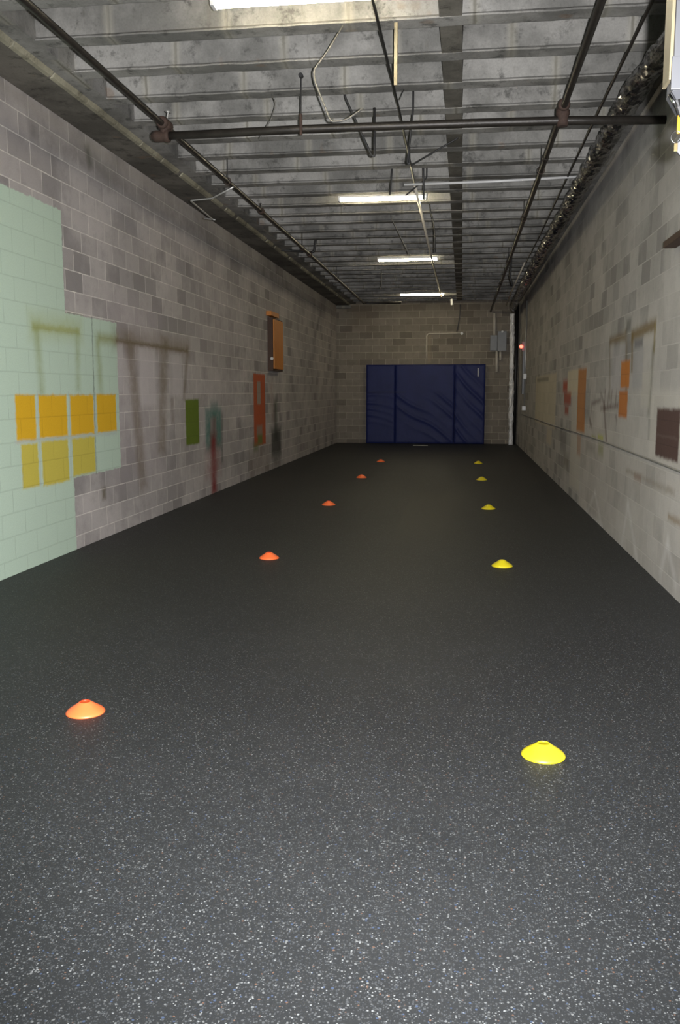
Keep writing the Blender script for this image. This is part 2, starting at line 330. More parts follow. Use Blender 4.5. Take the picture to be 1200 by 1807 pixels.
def rubber():
    k = NT('flecked_rubber'); o = k.obj();
    base = k.mix(k.noise(o, 240, 2, .6), (.006, .0068, .0072, 1), (.021, .0230, .0245, 1))
    base = k.mix(k.ramp(k.noise(o, .7, 4, .6), .35, .7, 0, .35), base, (.023, .0245, .0255, 1))
    for sc, th, off, c in ((130, .62, 0, (.046, .049, .051, 1)), (180, .62, 3.3, (.036, .040, .043, 1)), (120, .96, 7.7, (.035, .05, .085, 1)), (130, .975, 5.1, (.085, .05, .035, 1)), (115, .90, 9.9, (.105, .110, .110, 1)), (150, .94, 1.9, (.16, .168, .168, 1))):
        ad = k.n('ShaderNodeVectorMath', operation='ADD'); k.L.new(o, ad.inputs[0]); ad.inputs[1].default_value = (off, off*.7, 0)
        v = k.n('ShaderNodeTexVoronoi'); k.L.new(ad.outputs[0], v.inputs['Vector']); v.inputs['Scale'].default_value = sc
        sc_ = k.n('ShaderNodeSeparateColor'); k.L.new(v.outputs['Color'], sc_.inputs[0])
        on = k.math('GREATER_THAN', sc_.outputs[0], th)
        sh = k.math('LESS_THAN', v.outputs['Distance'], k.math('MULTIPLY_ADD', sc_.outputs[1], .35, .18))
        base = k.mix(k.math('MULTIPLY', on, sh), base, c)
    # one paler length of the rubber roll in the middle lane
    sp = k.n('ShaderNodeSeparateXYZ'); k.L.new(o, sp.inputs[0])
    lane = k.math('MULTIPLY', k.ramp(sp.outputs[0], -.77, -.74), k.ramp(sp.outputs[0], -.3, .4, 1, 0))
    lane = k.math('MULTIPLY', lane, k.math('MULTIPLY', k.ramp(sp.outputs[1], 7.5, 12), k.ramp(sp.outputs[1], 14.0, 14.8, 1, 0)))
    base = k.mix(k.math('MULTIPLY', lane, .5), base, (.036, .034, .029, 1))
    k.bump(k.noise(o, 300, 2, .6), .3, .002)
    return k.out(base, .62, 0, .35)
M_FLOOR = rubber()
M_PIPE = simple('black_iron', (.030, .026, .022, 1), .45, .3, .35, 9, .3)
M_RUST = simple('rusty_iron', (.050, .028, .020, 1), .8, 0, .35, 25, .6)
M_DARKROD = simple('dark_rod', (.030, .030, .030, 1), .6, .2, .2, 12)
M_WIRE = simple('pale_wire', (.11, .107, .10, 1), .6, .1, .15, 12)
M_GALV = simple('galvanised_conduit', (.42, .42, .40, 1), .4, .6, .12, 14)
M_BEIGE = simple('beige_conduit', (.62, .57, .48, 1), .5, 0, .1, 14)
M_CABLE = simple('black_cable', (.015, .015, .015, 1), .5, 0, .1, 14)
M_UNIT = simple('unit_enamel', (.115, .118, .126, 1), .35, 0, .03, 6)
M_WHITE = simple('white_enamel', (.62, .62, .61, 1), .35, 0, .03, 6)
M_CREAM = simple('cream_enamel', (.24, .205, .13, 1), .4, 0, .03, 6)
M_GREY = simple('grey_enamel', (.30, .31, .33, 1), .45, 0, .06, 6)
M_GREYBOX = simple('grey_steel', (.20, .21, .22, 1), .5, .1, .08, 6)
M_CHROME = simple('chrome', (.8, .8, .8, 1), .15, 1, .02, 6)
M_BRASS = simple('dull_brass', (.20, .15, .07, 1), .45, .8, .1, 30)
M_YTAG = simple('yellow_plastic', srgb(190, 135, 10), .4, 0, .03, 9)
M_BLACK = simple('black_plastic', (.012, .012, .012, 1), .5, 0, .1, 9)
M_ORANGE = simple('orange_plastic', (.93, .17, .045, 1), .42, 0, .04, 9)
M_ORANGE2 = simple('orange_plastic_rim', (.85, .06, .015, 1), .42, 0, .04, 9)
M_YELLOW = simple('yellow_plastic_disc', (.68, .56, .014, 1), .42, 0, .03, 9)
M_YELLOW2 = simple('yellow_plastic_rim', (.58, .44, .01, 1), .42, 0, .03, 9)
M_WHITEITEM = simple('pale_strip', (.30, .30, .24, 1), .6)
def foil(name, c0, c1, ro):
    k = NT(name); o = k.obj(); k.bump(k.noise(o, 40, 4, .7), .8, .02)
    return k.out(k.mix(k.noise(o, 18), c0, c1), ro, .55)
M_FOIL = foil('silver_foil', (.75, .75, .73, 1), (.99, .99, .97, 1), .34)
def reflecting_foil():  # same foil as the upright duct, dark ceiling reflection put into colour
    k = NT('foil_dark_reflection'); o = k.obj(); k.bump(k.noise(o, 10, 5, .7), .8, .05)
    k.b.inputs['Coat Weight'].default_value = .6; k.b.inputs['Coat Roughness'].default_value = .08
    return k.out(k.mix(k.ramp(k.noise(o, 9, 4, .7), .5, .7), (.012, .012, .013, 1), (.11, .10, .09, 1)), .16, .5, .8)
M_DFOIL = reflecting_foil()
def wood():
    k = NT('orange_plywood'); o = k.obj(); n = k.noise(k.scale(o, (3, 9, .8)), 3, 5, .6)
    return k.out(k.mix(n, srgb(160, 94, 26), srgb(206, 132, 46)), .55)
M_WOOD = wood(); M_DWOOD = simple('dark_wood_edge', srgb(66, 44, 30), .7, 0, .2, 12)
def vinyl():
    k = NT('navy_vinyl'); o = k.obj(); k.bump(k.noise(k.scale(o, (1, 1, .5)), 5, 3, .5), .25, .03)
    return k.out(k.mix(k.noise(o, 2.5), srgb(22, 30, 74), srgb(32, 42, 96)), .5, 0, .22)
M_VINYL = vinyl(); M_VEDGE = simple('navy_seam', srgb(18, 22, 48), .6)
M_VINYL_LIGHT = simple('faded_navy_vinyl', srgb(42, 50, 90), .45, 0, .08, 3)
def emit(name, col, st):
    k = NT(name); k.b.inputs['Emission Color'].default_value = col; k.b.inputs['Emission Strength'].default_value = st
    return k.out((.9, .9, .85, 1), .4)
M_TUBE = emit('lit_fluorescent_tube', (1, .88, .60, 1), TUBE_POWER)
M_RED = emit('red_lamp', (1, .06, .03, 1), 6)

# ------------------------------------------------------------------ floor, walls
Y0 = -3.0
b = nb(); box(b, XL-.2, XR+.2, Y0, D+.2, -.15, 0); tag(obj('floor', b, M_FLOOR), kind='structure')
b = nb(); box(b, XL-.2, XL, Y0, D+.2, 0, 4.8); tag(obj('wall_left', b, W_LEFT), kind='structure')
b = nb(); box(b, XR, XR+.2, Y0, D+.2, 0, 4.8); tag(obj('wall_right', b, W_RIGHT), kind='structure')
b = nb(); box(b, XL, XR, D, D+.2, 0, 4.8); tag(obj('wall_back', b, W_BACK), kind='structure')
# ceiling: slab between the joists, with its cast girder, joists and bridging rib as parts
PANL, PANR = -3.34, 1.60
b = nb(); box(b, XL, XR, Y0, D, 4.74, 4.95)
box(b, XL+.42, PANL, Y0, D, HC, 4.74); box(b, PANR, XR, Y0, D, HC+.005, 4.74)
ceil = obj('ceiling', b, M_CONC); tag(ceil, kind='structure')
# girder along the left wall with a sloping edge
b = nb(); prof = [(XL, HW), (XL+.395, HW), (XL+.445, HC+.012), (XL+.445, 4.74), (XL, 4.74)]
n = 110; rings = []
for i in range(n+1):
    y = Y0+(D-Y0)*i/n; j = [random.uniform(-.006, .006) for _ in range(2)]
    rings.append([b.verts.new((x+(j[0] if q == 1 else j[1] if q == 2 else 0), y, z)) for q, (x, z) in enumerate(prof)])
for p, q in zip(rings, rings[1:]):
    for k_ in range(5): b.faces.new((p[k_], p[(k_+1) % 5], q[(k_+1) % 5], q[k_]))
b.faces.new(rings[0]); b.faces.new(rings[-1][::-1])
obj('girder', b, M_CONC_SHADE, ceil)
# broken strip on the girder edge, coloured pale as its lit chamfer, one length in each bay
jlist = [JY+JS*i for i in range(-13, 30)]
b = nb()
for y in jlist:
    if y+.62 > D: continue
    a0, a1 = y-.02+random.uniform(0, .03), y+.68-random.choice((0, 0, .03, .12, .2))
    m = 6; rr = []
    for i in range(m+1):
        yy = a0+(a1-a0)*i/m; e = .012 if 0 < i < m else .002; x0 = XL+.40; q = random.uniform(-.004, .004)
        rr.append([b.verts.new(v) for v in ((x0-.006, yy, HW-.004), (x0+.03+q, yy, HW+.006-e*.4), (x0+.062+q, yy, HC+.02), (x0+.03, yy, HC+.02))])
    for p, q in zip(rr, rr[1:]):
        for k_ in range(4): b.faces.new((p[k_], p[(k_+1) % 4], q[(k_+1) % 4], q[k_]))
    b.faces.new(rr[0]); b.faces.new(rr[-1][::-1])
obj('girder_lit_edge', b, M_LIT_EDGE, ceil)
# joists
for y in jlist:
    if y > D-.25: continue
    prof = [(0, HC), (0, HC+.012), (.022, HC+.032), (-.005, 4.75), (.175, 4.75), (.145, HC+.032), (.165, HC+.012), (.165, HC)]
    b = nb(); m = 40; rings = []
    for i in range(m+1):
        x = PANL-.02+(PANR-PANL+.04)*i/m; j = random.uniform(-.004, .004); jz = random.uniform(-.003, .003)
        rings.append([b.verts.new((x, y+dy+(j if q in (0, 1, 6, 7) else 0), z+(jz if q in (0, 1, 6, 7) else 0))) for q, (dy, z) in enumerate(prof)])
    for p, q in zip(rings, rings[1:]):
        for k_ in range(8): b.faces.new((p[k_], p[(k_+1) % 8], q[(k_+1) % 8], q[k_]))
    b.faces.new(rings[0]); b.faces.new(rings[-1][::-1])
    obj('joist', b, M_CONC, ceil)
b = nb()
for y in jlist:
    if y > D-.8: continue
    n0 = len(b.verts); pts = [(-.213, HC+.004), (-.048, HC+.004), (-.035, 4.75), (-.226, 4.75)]
    A = [b.verts.new((x, y+.15, z)) for x, z in pts]; B = [b.verts.new((x, y+JS+.015, z)) for x, z in pts]
    for k_ in range(4): b.faces.new((A[k_], A[(k_+1) % 4], B[(k_+1) % 4], B[k_]))
    b.faces.new(A); b.faces.new(B[::-1])
obj('bridging_rib', b, M_CONC_SHADE, ceil)
# pale bearing pad under the girder on the back wall
b = nb(); box(b, XL+.0, XL+.46, D-.10, D, HW-.10, HW-.002, .01); tag(obj('trim_1', b, M_CONC), kind='structure')

# ------------------------------------------------------------------ gym mat against the back wall
mx0, mx1 = unproj(1, D-.2, 646, 783).x, unproj(1, D-.2, 854, 783).x
mz = unproj(1, D-.2, 700, 643.5).z
mat = thing('gym_mat', ((mx0+mx1)/2, D-.12, 0), 'large navy blue padded gym mat standing against the back block wall', 'gym mat')
c1, c2 = unproj(1, D-.2, 697, 700).x, unproj(1, D-.2, 802, 700).x
def pad(x0, x1, fold, name='panel'):
    b = nb(); nx, nz = int((x1-x0)/.03), int(mz/.03); g = {}
    for i in range(nx+1):
        for j in range(nz+1):
            u, v = i/nx, j/nz; x = x0+(x1-x0)*u; z = .003+(mz-.003)*v
            ed = min(u, 1-u)*(x1-x0); ez = min(v, 1-v)*mz; bul = .020*(1-math.exp(-ed/.02))*(1-math.exp(-ez/.02))
            g[i, j] = b.verts.new((x, D-.18-bul-.75*fold(x-x0, z, x1-x0), z))
    for i in range(nx):
        for j in range(nz): b.faces.new((g[i, j], g[i+1, j], g[i+1, j+1], g[i, j+1]))
    bk = {}
    rim = [(i, 0) for i in range(nx)]+[(nx, j) for j in range(nz)]+[(i, nz) for i in range(nx, 0, -1)]+[(0, j) for j in range(nz, 0, -1)]
    for k_ in rim: c = g[k_].co; bk[k_] = b.verts.new((c.x, D-.01, c.z))
    for p, q in zip(rim, rim[1:]+rim[:1]): b.faces.new((g[p], g[q], bk[q], bk[p]))
    b.faces.new([bk[k_] for k_ in rim][::-1])
    return obj(name, b, M_VINYL, mat, True)
def ridge(d, w_): return math.exp(-(d/w_)**2)
def fold1(x, z, w_):   # sagging horizontal folds
    f = 0
    for z0, a, dip, w2 in ((1.52, .030, .10, .04), (1.28, .035, .18, .045), (1.10, .028, .22, .04), (.92, .030, .26, .05), (.70, .015, .2, .05)):
        t = x/w_; f += a*ridge(z-(z0-dip*t+.05*math.sin(3*t)), w2)*(.6+.4*math.sin(2+4*t))
    return f if z < 1.6 else f*.3
def fold2(x, z, w_):   # diagonal folds dropping to the right below the seam
    f = 0; lim = 1/(1+math.exp((z-1.6)/.06))
    for c, a, w2 in ((1.25, .030, .05), (1.6, .034, .06), (2.0, .036, .06), (2.35, .030, .05), (2.75, .032, .06), (.9, .02, .05)):
        d = (z+.62*x+.06*math.sin(4*x)-c)/1.18; f += a*ridge(d, w2)*(.55+.45*math.sin(c*5+1.7*x))
    return f*lim
def fold3(x, z, w_):
    f = 0
    for c, a, w2 in ((.55, .030, .04), (.95, .036, .05), (1.35, .038, .05), (1.8, .036, .055), (2.25, .034, .05), (2.7, .030, .05), (3.1, .02, .05)):
        d = (z+1.15*x+.05*math.sin(5*x)-c)/1.5; f += a*ridge(d, w2)*(.6+.4*math.sin(c*3+2*x))
    return f
pad(mx0, c1, fold1); pad(c1+.004, c2, fold2); pad(c2+.004, mx1, fold3)
b = nb(); zs = unproj(1, D-.2, 700, 692).z
box(b, mx0+.03, c1+.36, D-.222, D-.205, zs-.006, zs+.006); obj('seam', b, M_VEDGE, mat)
b = nb(); p = unproj(1, D-.22, 844, 657); box(b, p.x-.025, p.x+.025, D-.232, D-.2, p.z-.13, p.z+.13, .006); tag(obj('label_tag', b, M_GREY, mat), 'small pale tag at the upper right')

# ------------------------------------------------------------------ disc cones
def cone_mesh(name, m1, m2):
    b = nb(); R = .0985; H = .058; t = .003
    pr = [(0.0, R), (.005, R-.0005), (.016, R-.010), (.030, R-.030), (.043, R-.050), (.052, R-.063), (.0572, R-.070), (H, R-.0715),
          (.0560, R-.074), (.049, R-.068), (.039, R-.054), (.026, R-.034), (.012, R-.014), (.001, R-.004)]
    n = 48; rings = [[b.verts.new((r_*math.cos(2*math.pi*k/n), r_*math.sin(2*math.pi*k/n), z)) for k in range(n)] for z, r_ in pr]
    for p, q in zip(rings, rings[1:]+rings[:1]):
        for k in range(n): b.faces.new((p[k], p[(k+1) % n], q[(k+1) % n], q[k]))
    body = obj(name, b, m1, None, True)
    return body
def rim_mesh(m): # inner lip of the top hole
    b = nb(); lathe_open = [(.0590, .0262), (.0562, .0240), (.0500, .0235), (.0500, .0262)]
    n = 32; rings = [[b.verts.new((r_*math.cos(2*math.pi*k/n), r_*math.sin(2*math.pi*k/n), z)) for k in range(n)] for z, r_ in lathe_open]
    for p, q in zip(rings, rings[1:]+rings[:1]):
        for k in range(n): b.faces.new((p[k], p[(k+1) % n], q[(k+1) % n], q[k]))
    return b
ords = ['nearest the camera', 'second from the camera', 'third from the camera', 'fourth from the camera', 'farthest, closest to the mat']
def cones(col, m1, m2, pxs, side, grp):
    first = None
    for i, (px, py) in enumerate(pxs):
        p = unproj(2, 0, px, py)
        if first is None:
            first = cone_mesh('disc_cone', m1, m2); c = first; rm = obj('hole_rim', rim_mesh(m2), m2, c, True)
        else:
            c = first.copy(); COL.objects.link(c); r2 = rm.copy(); COL.objects.link(r2); r2.parent = c
        c.location = (p.x, p.y, .0005)
        tag(c, f'{col} plastic disc cone in the {side} row, {ords[i]}', 'disc cone', grp)
cones('orange', M_ORANGE, M_ORANGE2, [(151, 1257), (475, 985), (580, 891), (638, 843), (672, 815)], 'left', 'orange disc cones in a row down the floor')
cones('yellow', M_YELLOW, M_YELLOW2, [(958.5, 1333), (886, 999), (862, 898), (850, 847), (844, 818)], 'right', 'yellow disc cones in a row down the floor')

# pale strip lying at the foot of the mat
p = unproj(2, 0.01, 742, 786); b = nb(); box(b, p.x-.22, p.x+.22, p.y-.1, p.y+.1, 0, .018, .006)
tag(obj('floor_strip', b, M_WHITEITEM), 'short pale flat strip lying on the black floor before the blue mat', 'strip')

# ------------------------------------------------------------------ fluorescent lights
TY = [6.45, 12.93, 18.83, 25.5]; TX0, TX1 = -1.79, -.53
tl = ['fluorescent strip light nearest the camera, cut off by the top of the photo', 'lit fluorescent strip light crossing the joists, second from the camera',
      'lit fluorescent strip light, third from the camera, below midway ceiling', 'lit fluorescent strip light farthest away, closest to the back wall']
def light_fixture():
    root = thing('fluorescent_light', (0, 0, 0), '', 'strip light')
    b = nb(); L = TX1-TX0; box(b, -L/2, L/2, -.055, .055, -.045, 0, .006); obj('housing', b, M_WHITE, root)
    for sx in (-1, 1):
        b = nb(); tube(b, [(sx*.4, 0, -.004), (sx*.4, 0, .357)], .004, 6); obj('suspension_rod', b, M_GALV, root)
    for dy in (-.03, .03):
        b = nb(); tube(b, [(-L/2+.03, dy, -.066), (L/2-.03, dy, -.066)], .017, 14); obj('tube', b, M_TUBE, root, True)
    for sx in (-1, 1):
        b = nb(); x = sx*(L/2-.015); box(b, x-.014, x+.014, -.05, .05, -.088, -.044, .004); obj('lamp_holder', b, M_WHITE, root)
    return root
proto = light_fixture(); kids = [o for o in COL.objects if o.parent == proto]
for i, y in enumerate(TY):
    if i == 0: rt = proto
    else:
        rt = proto.copy(); COL.objects.link(rt)
        for ch in kids: c = ch.copy(); COL.objects.link(c); c.parent = rt
    rt.location = ((TX0+TX1)/2, y+.0, HC+.048); rt['label'] = tl[i]; rt['group'] = 'fluorescent strip lights on the ceiling'

# ------------------------------------------------------------------ sprinkler pipes
ZM, ZC = 4.075, 3.985; XLp, XRp = -2.78, .83; YC = 8.335
def coupling(par, c, axis, r, L=.10, mat=M_RUST, name='coupling'):
    b = nb(); lathe(b, Vector(c)-Vector(axis)*L/2, axis, [(0, r*.8), (0, r*1.25), (.02, r*1.4), (.03, r*1.2), (L-.03, r*1.2), (L-.02, r*1.4), (L, r*1.25), (L, r*.8)], 16)
    return obj(name, b, mat, par, True)
def head(par, c, up=True):   # small sprinkler head
    s_ = 1 if up else -1; b = nb(); lathe(b, c, (0, 0, s_), [(0, .012), (.03, .012), (.035, .006), (.055, .006), (.057, .018), (.061, .018)], 12)
    return obj('sprinkler_head', b, M_PIPE, par)
def hang(par, x, y, z, top=HC):
    b = nb(); tube(b, [(x, y, z), (x, y, top)], .005, 8); obj('hanger_rod', b, M_DARKROD, par)
    b = nb(); n = 14; pts = [(x+.038*math.sin(2*math.pi*i/n), y, z-.0+.038*math.cos(2*math.pi*i/n)) for i in range(n+1)]
    tube(b, pts, .005, 6); obj('hanger_ring', b, M_RUST, par)
# left run
lp = thing('sprinkler_pipe', (XLp, Y0, ZM), 'long dark iron pipe running away below the joists on the left', 'pipe', None)
b = nb(); tube(b, [(XLp, Y0, ZM), (XLp, 8.25, ZM), (XLp, 8.42, ZM), (XLp+.02, 14, ZM), (XLp+.02, 25.0, ZM)], .027, 14)
obj('pipe_run', b, M_PIPE, lp, True)
b = nb(); e = unproj(1, 25.0, 708, 544); tube(b, bend([(XLp+.02, 25.0, ZM), (XLp+.02, 25.2, ZM-.0), (-1.72, 25.2, ZM)], .1), .03, 12); obj('pipe_end', b, M_PIPE, lp, True)
for y in (12.3, 16.2): coupling(lp, (XLp+.015, y, ZM), (0, 1, 0), .03)
for y in (12.25, 20.0): head(lp, (XLp+.015, y, ZM+.03))
for y in (JY+JS*5+.08, JY+JS*12+.08, JY+JS*18+.08): hang(lp, XLp+.012, y, ZM)
# right run
rp = thing('sprinkler_pipe', (XRp, Y0, ZM), 'long black iron pipe running away below the joists on the right', 'pipe')
b = nb(); tube(b, [(XRp, Y0, ZM), (XRp, 8.2, ZM), (XRp+.01, 16, ZM), (XRp, 27.4, ZM), (XRp-.01, 28.1, ZM-.02)], .028, 14); obj('pipe_run', b, M_PIPE, rp, True)
for y in (10.0, 13.1, 17.5, 21): coupling(rp, (XRp, y, ZM), (0, 1, 0), .026, .12, M_PIPE)
for y in (JY+JS*5+.08, JY+JS*9+.08, JY+JS*15+.08): hang(rp, XRp-.0, y, ZM)
# cross main
cm = thing('cross_pipe', (XLp, YC, ZC), 'thick black pipe crossing the ceiling between the two long pipe runs', 'pipe')
b = nb(); tube(b, [(XLp-.06, YC, ZC), (-1.5, YC, ZC+.012), (.0, YC, ZC+.004), (.86, YC, ZC-.006), (XR, YC, ZC-.035)], .036, 16); obj('pipe_run', b, M_PIPE, cm, True)
b = nb(); lathe(b, (XLp-.13, YC, ZC), (1, 0, 0), [(0, .022), (.0, .030), (.02, .034), (.02, .047), (.05, .052), (.13, .052), (.14, .058), (.17, .058), (.17, .036)], 18); obj('end_elbow', b, M_RUST, cm, True)
b = nb(); lathe(b, (XLp, YC, ZC-.02), (0, 0, 1), [(0, .04), (.03, .048), (.08, .046), (.085, .06), (.12, .064), (.14, .06), (.16, .04)], 18)
lathe(b, (XLp, YC-.10, ZM+.012), (0, 1, 0), [(0, .028), (0, .05), (.03, .056), (.06, .048), (.14, .048), (.17, .056), (.2, .05), (.2, .028)], 18); obj('left_tee', b, M_RUST, cm, True)
b = nb(); lathe(b, (XLp+.04, YC-.05, ZM+.05), (.2, 0, 1), [(0, .01), (.05, .01), (.052, .028), (.06, .028), (.062, .008)], 12); obj('valve_knob', b, M_GALV, cm)
b = nb(); lathe(b, (XRp, YC, ZC-.055), (0, 0, 1), [(0, .03), (.0, .045), (.03, .055), (.09, .052), (.095, .06), (.13, .06), (.15, .04)], 18)
lathe(b, (XRp, YC-.11, ZM+.012), (0, 1, 0), [(0, .028), (0, .048), (.03, .054), (.06, .046), (.16, .046), (.19, .054), (.22, .048), (.22, .028)], 18); obj('right_tee', b, M_RUST, cm, True)
b = nb(); tube(b, [(-1.49, YC-.045, ZC+.05), (-1.49, YC-.02, 4.46)], .007, 8)
lathe(b, (-1.49, YC-.045, 4.45), (0, 1, .0), [(0, .02), (.05, .02)], 10); obj('hanger_rod', b, M_DARKROD, cm)
b = nb(); tube(b, [(-1.49, YC-.04, ZC-.05), (-1.49, YC-.045, ZC+.13)], .014, 8); obj('hanger_clamp', b, M_RUST, cm)

# ------------------------------------------------------------------ ducts by the right wall
XD, ZD, RD = 1.40, 4.135, .098
def crinkled(path, r_, seed, name, mat, label, amp=.10, n=20, step=.06):
    rnd = random.Random(seed); pts = [Vector(path[0])]
    for a, c in zip(path, path[1:]):
        a, c = Vector(a), Vector(c); m = max(1, int((c-a).length/step))
        for i in range(1, m+1): pts.append(a+(c-a)*i/m)
    sw = [1+.07*math.sin(i*.55+seed)+.05*math.sin(i*.21) for i in range(len(pts))]
    b = nb(); tube(b, pts, r_, n, rf=lambda i, k: r_*sw[i]*(1+rnd.uniform(-amp, amp)))
    o = obj(name, b, mat); return tag(o, label, 'duct')
pth = bend([(XD+.16, Y0, ZD+.02), (XD+.15, 4.5, ZD), (XD+.07, 6.9, ZD-.01), (XD, 8.0, ZD+.01), (XD, 12, ZD), (XD-.01, 20, ZD-.02), (XD+.04, 26.9, ZD-.03), (XD+.08, 27.75, ZD-.05)], .4, 4)
crinkled(pth, RD, 3, 'ceiling_duct', M_DFOIL, 'shiny crinkled foil duct, dark reflection in its colour, running along the top of the right wall')
a_, b_ = unproj(1, 27.75, 904.5, 548), unproj(1, 27.75, 901, 781)
crinkled([(a_.x, 27.75, ZD-.19), (b_.x, 27.75, .0)], .070, 9, 'foil_duct', M_FOIL, 'silver foil covered vertical duct standing in the far right corner', .16, 16, .07)
b = nb(); tube(b, [(1.61, 27.98, 0), (1.61, 27.98, 4.30)], .065, 16); tag(obj('corner_shade', b, M_BLACK, None, True), 'dark upright standing in for the corner shade just right of the silver duct', 'pipe')  # added black tube, stands in for the shade in the corner
# thin conduit under joists, right side
b = nb(); tube(b, [(1.24, Y0, 4.27), (1.235, 9, 4.26), (1.26, 16, 4.25), (1.24, 25, 4.26)], .013, 8); tag(obj('ceiling_conduit', b, M_PIPE, None, True), 'thin dark conduit running under the joists beside the shiny duct', 'conduit')
b = nb(); tube(b, [(1.22, 19.0, 4.235), (1.23, 24, 4.20), (1.26, 27.5, 4.18)], .018, 8); tag(obj('far_conduit', b, M_BEIGE, None, True), 'pale pipe following the upper edge of the shiny duct near the back', 'conduit')

# ------------------------------------------------------------------ cable line joining the lights
b = nb(); tube(b, [(-.66, Y0, 4.30), (-.655, 6.4, 4.29), (-.645, 9, 4.295), (-.655, 11.95, 4.285)], .012, 8); tag(obj('black_cable', b, M_CABLE, None, True), 'black cable running along the ceiling to the second strip light', 'cable')
b = nb(); tube(b, [(-.655, 11.98, 4.272), (-.65, 18.8, 4.262), (-.62, 25.5, 4.262)], .020, 8); tag(obj('lamplit_conduit', b, M_BEIGE, None, True), 'thin conduit, lamp glow in its pale colour, joining the far three strip lights', 'conduit')  # lamplit stretch of the same cable line, glow put into its colour
p = unproj(1, 26.0, 797, 528); q = unproj(1, 26.0, 798, 538)
b = nb(); tube(b, bend([(-.60, 25.6, 4.28), (p.x, 26, p.z+.1), (p.x, 26, p.z)], .05), .008, 8); hb = obj('hanging_plug', b, M_CABLE); tag(hb, 'cable with a white plug hanging just beyond the farthest strip light', 'plug')
b = nb(); tube(b, [p, q], .04, 10); obj('plug', b, M_WHITE, hb)
# white strip hanging from the joist
p, q = unproj(1, 6.98, 699, 42), unproj(1, 6.98, 699, 151)
b = nb(); box(b, p.x-.013, p.x+.013, 6.965, 6.99, q.z, HC, .002); tag(obj('hanging_strip', b, M_CREAM), 'narrow white strip hanging straight down from a joist near the top', 'strip')
# pale rod lying sideways under the joists
p, q = unproj(2, 4.245, 713, 326), unproj(2, 4.25, 1034, 311)
b = nb(); tube(b, [p, p.lerp(q, .5)+Vector((0, 0, -.01)), q], .017, 8); tag(obj('pale_rod', b, M_WHITE, None, True), 'long thin pale rod crossing under the joists right of the second light', 'rod')

# ------------------------------------------------------------------ bent rods and wires hanging from the ceiling
def wire(name, pxs, y, r_, mat, label, cat='rod', ys=None, top=None, rad=.03):
    pts = []
    if top:   # hangs from the joist soffit, or from the slab between two joists
        t = unproj(2, HC+.002, *pxs[0]); y = t.y; ys = None; pts.append(t)
        if (t.y-JY) % JS > .165: pts.insert(0, Vector((t.x, t.y, 4.745)))
        pxs = pxs[1:]
    for i, (px, py) in enumerate(pxs): pts.append(unproj(1, ys[i] if ys else y, px, py))
    b = nb(); tube(b, bend(pts, rad, 4), r_, 8); o = obj(name, b, mat, None, True); return tag(o, label, cat)
wire('bent_rod', [(609, 172), (656, 275), (661, 276), (661, 190)], 8.56, .010, M_DARKROD, 'dark rod bent in a V behind the crossing pipe, left of the cable', top=True)
wire('bent_rod', [(729, 193), (719, 288), (723, 290), (722, 258)], 8.56, .010, M_DARKROD, 'dark rod hanging down behind the crossing pipe, right beside the cable', top=True)
wire('slanting_rod', [(809, 243), (724, 293)], 9, .009, M_DARKROD, 'dark slanting rod rising to the right beyond the crossing pipe', ys=[9.4, 9.8], top=True)
wire('slanting_rod', [(753, 314), (716, 345)], 11.5, .010, M_DARKROD, 'short dark slanting rod just above the right end of the second light', top=True)
wire('hanging_rod', [(692, 300), (688, 344)], 11.2, .010, M_DARKROD, 'straight dark rod hanging above the middle of the second strip light', top=True)
wire('hanging_rod', [(747, 300), (748, 352)], 11.5, .012, M_DARKROD, 'straight dark rod hanging at the right end of the second strip light', top=True)
wire('hanging_wire', [(757, 362), (767, 400), (768, 445)], 15, .010, M_DARKROD, 'dark cable curving down between the second and third strip lights', 'wire', rad=.2, top=True)
wire('bent_wire', [(606, 44), (574, 97), (553, 124), (556, 145), (581, 208), (585, 215), (610, 213), (641, 191)], 7.2, .007, M_WIRE, 'thin pale bent wire hanging down in front of the crossing pipe', 'wire', rad=.06, ys=[7.0, 7.1, 7.2, 7.2, 7.25, 7.25, 7.25, 7.25], top=True)
wire('hooked_wire', [(478, 165), (487, 182), (478, 212), (465, 232), (459, 244)], 7.6, .0045, M_WIRE, 'short thin hooked wire hanging over the left half of the crossing pipe', 'wire', rad=.05, top=True)
wire('tie_wire', [(713, 157), (705, 176)], 7.9, .004, M_DARKROD, 'tiny dark wire end under the joist below the white strip', 'wire', top=True)
wire('tie_wire', [(690, 384), (712, 428), (724, 452)], 16, .007, M_WIRE, 'thin pale wire slanting down from the second light towards the third', 'wire', top=True)
wire('tie_wire', [(673, 476), (673, 500), (671, 510)], 22, .009, M_WIRE, 'thin pale wire hanging left of the farthest strip light', 'wire', top=True)
wire('ceiling_bracket', [(412, 330), (374, 350), (336, 354), (375, 387), (381, 388), (360, 385)], 9, .010, M_GALV, 'bent pale rod under the concrete girder on the left', 'rod', ys=[10.2, 10.4, 10.4, 11.2, 11.2, 11.2])
wire('short_hook', [(557, 424), (555, 443), (549, 446)], 16.2, .022, M_DARKROD, 'short thick dark hook under the joists right of the left pipe', 'hook', top=True)
wire('side_branch', [(493, 441), (536, 444)], 16.2, .022, M_DARKROD, 'short dark pipe stub from the girder to the left long pipe', 'pipe', top=True)
wire('far_rod', [(903, 448), (900, 490), (905, 505)], 21, .02, M_DARKROD, 'short dark rod hanging near the far right end of the ceiling', 'rod', top=True)
wire('ceiling_rod', [(876, 516), (897, 515)], 25, .025, M_DARKROD, 'short dark crosswise rod close to the back wall ceiling', 'rod', top=True)

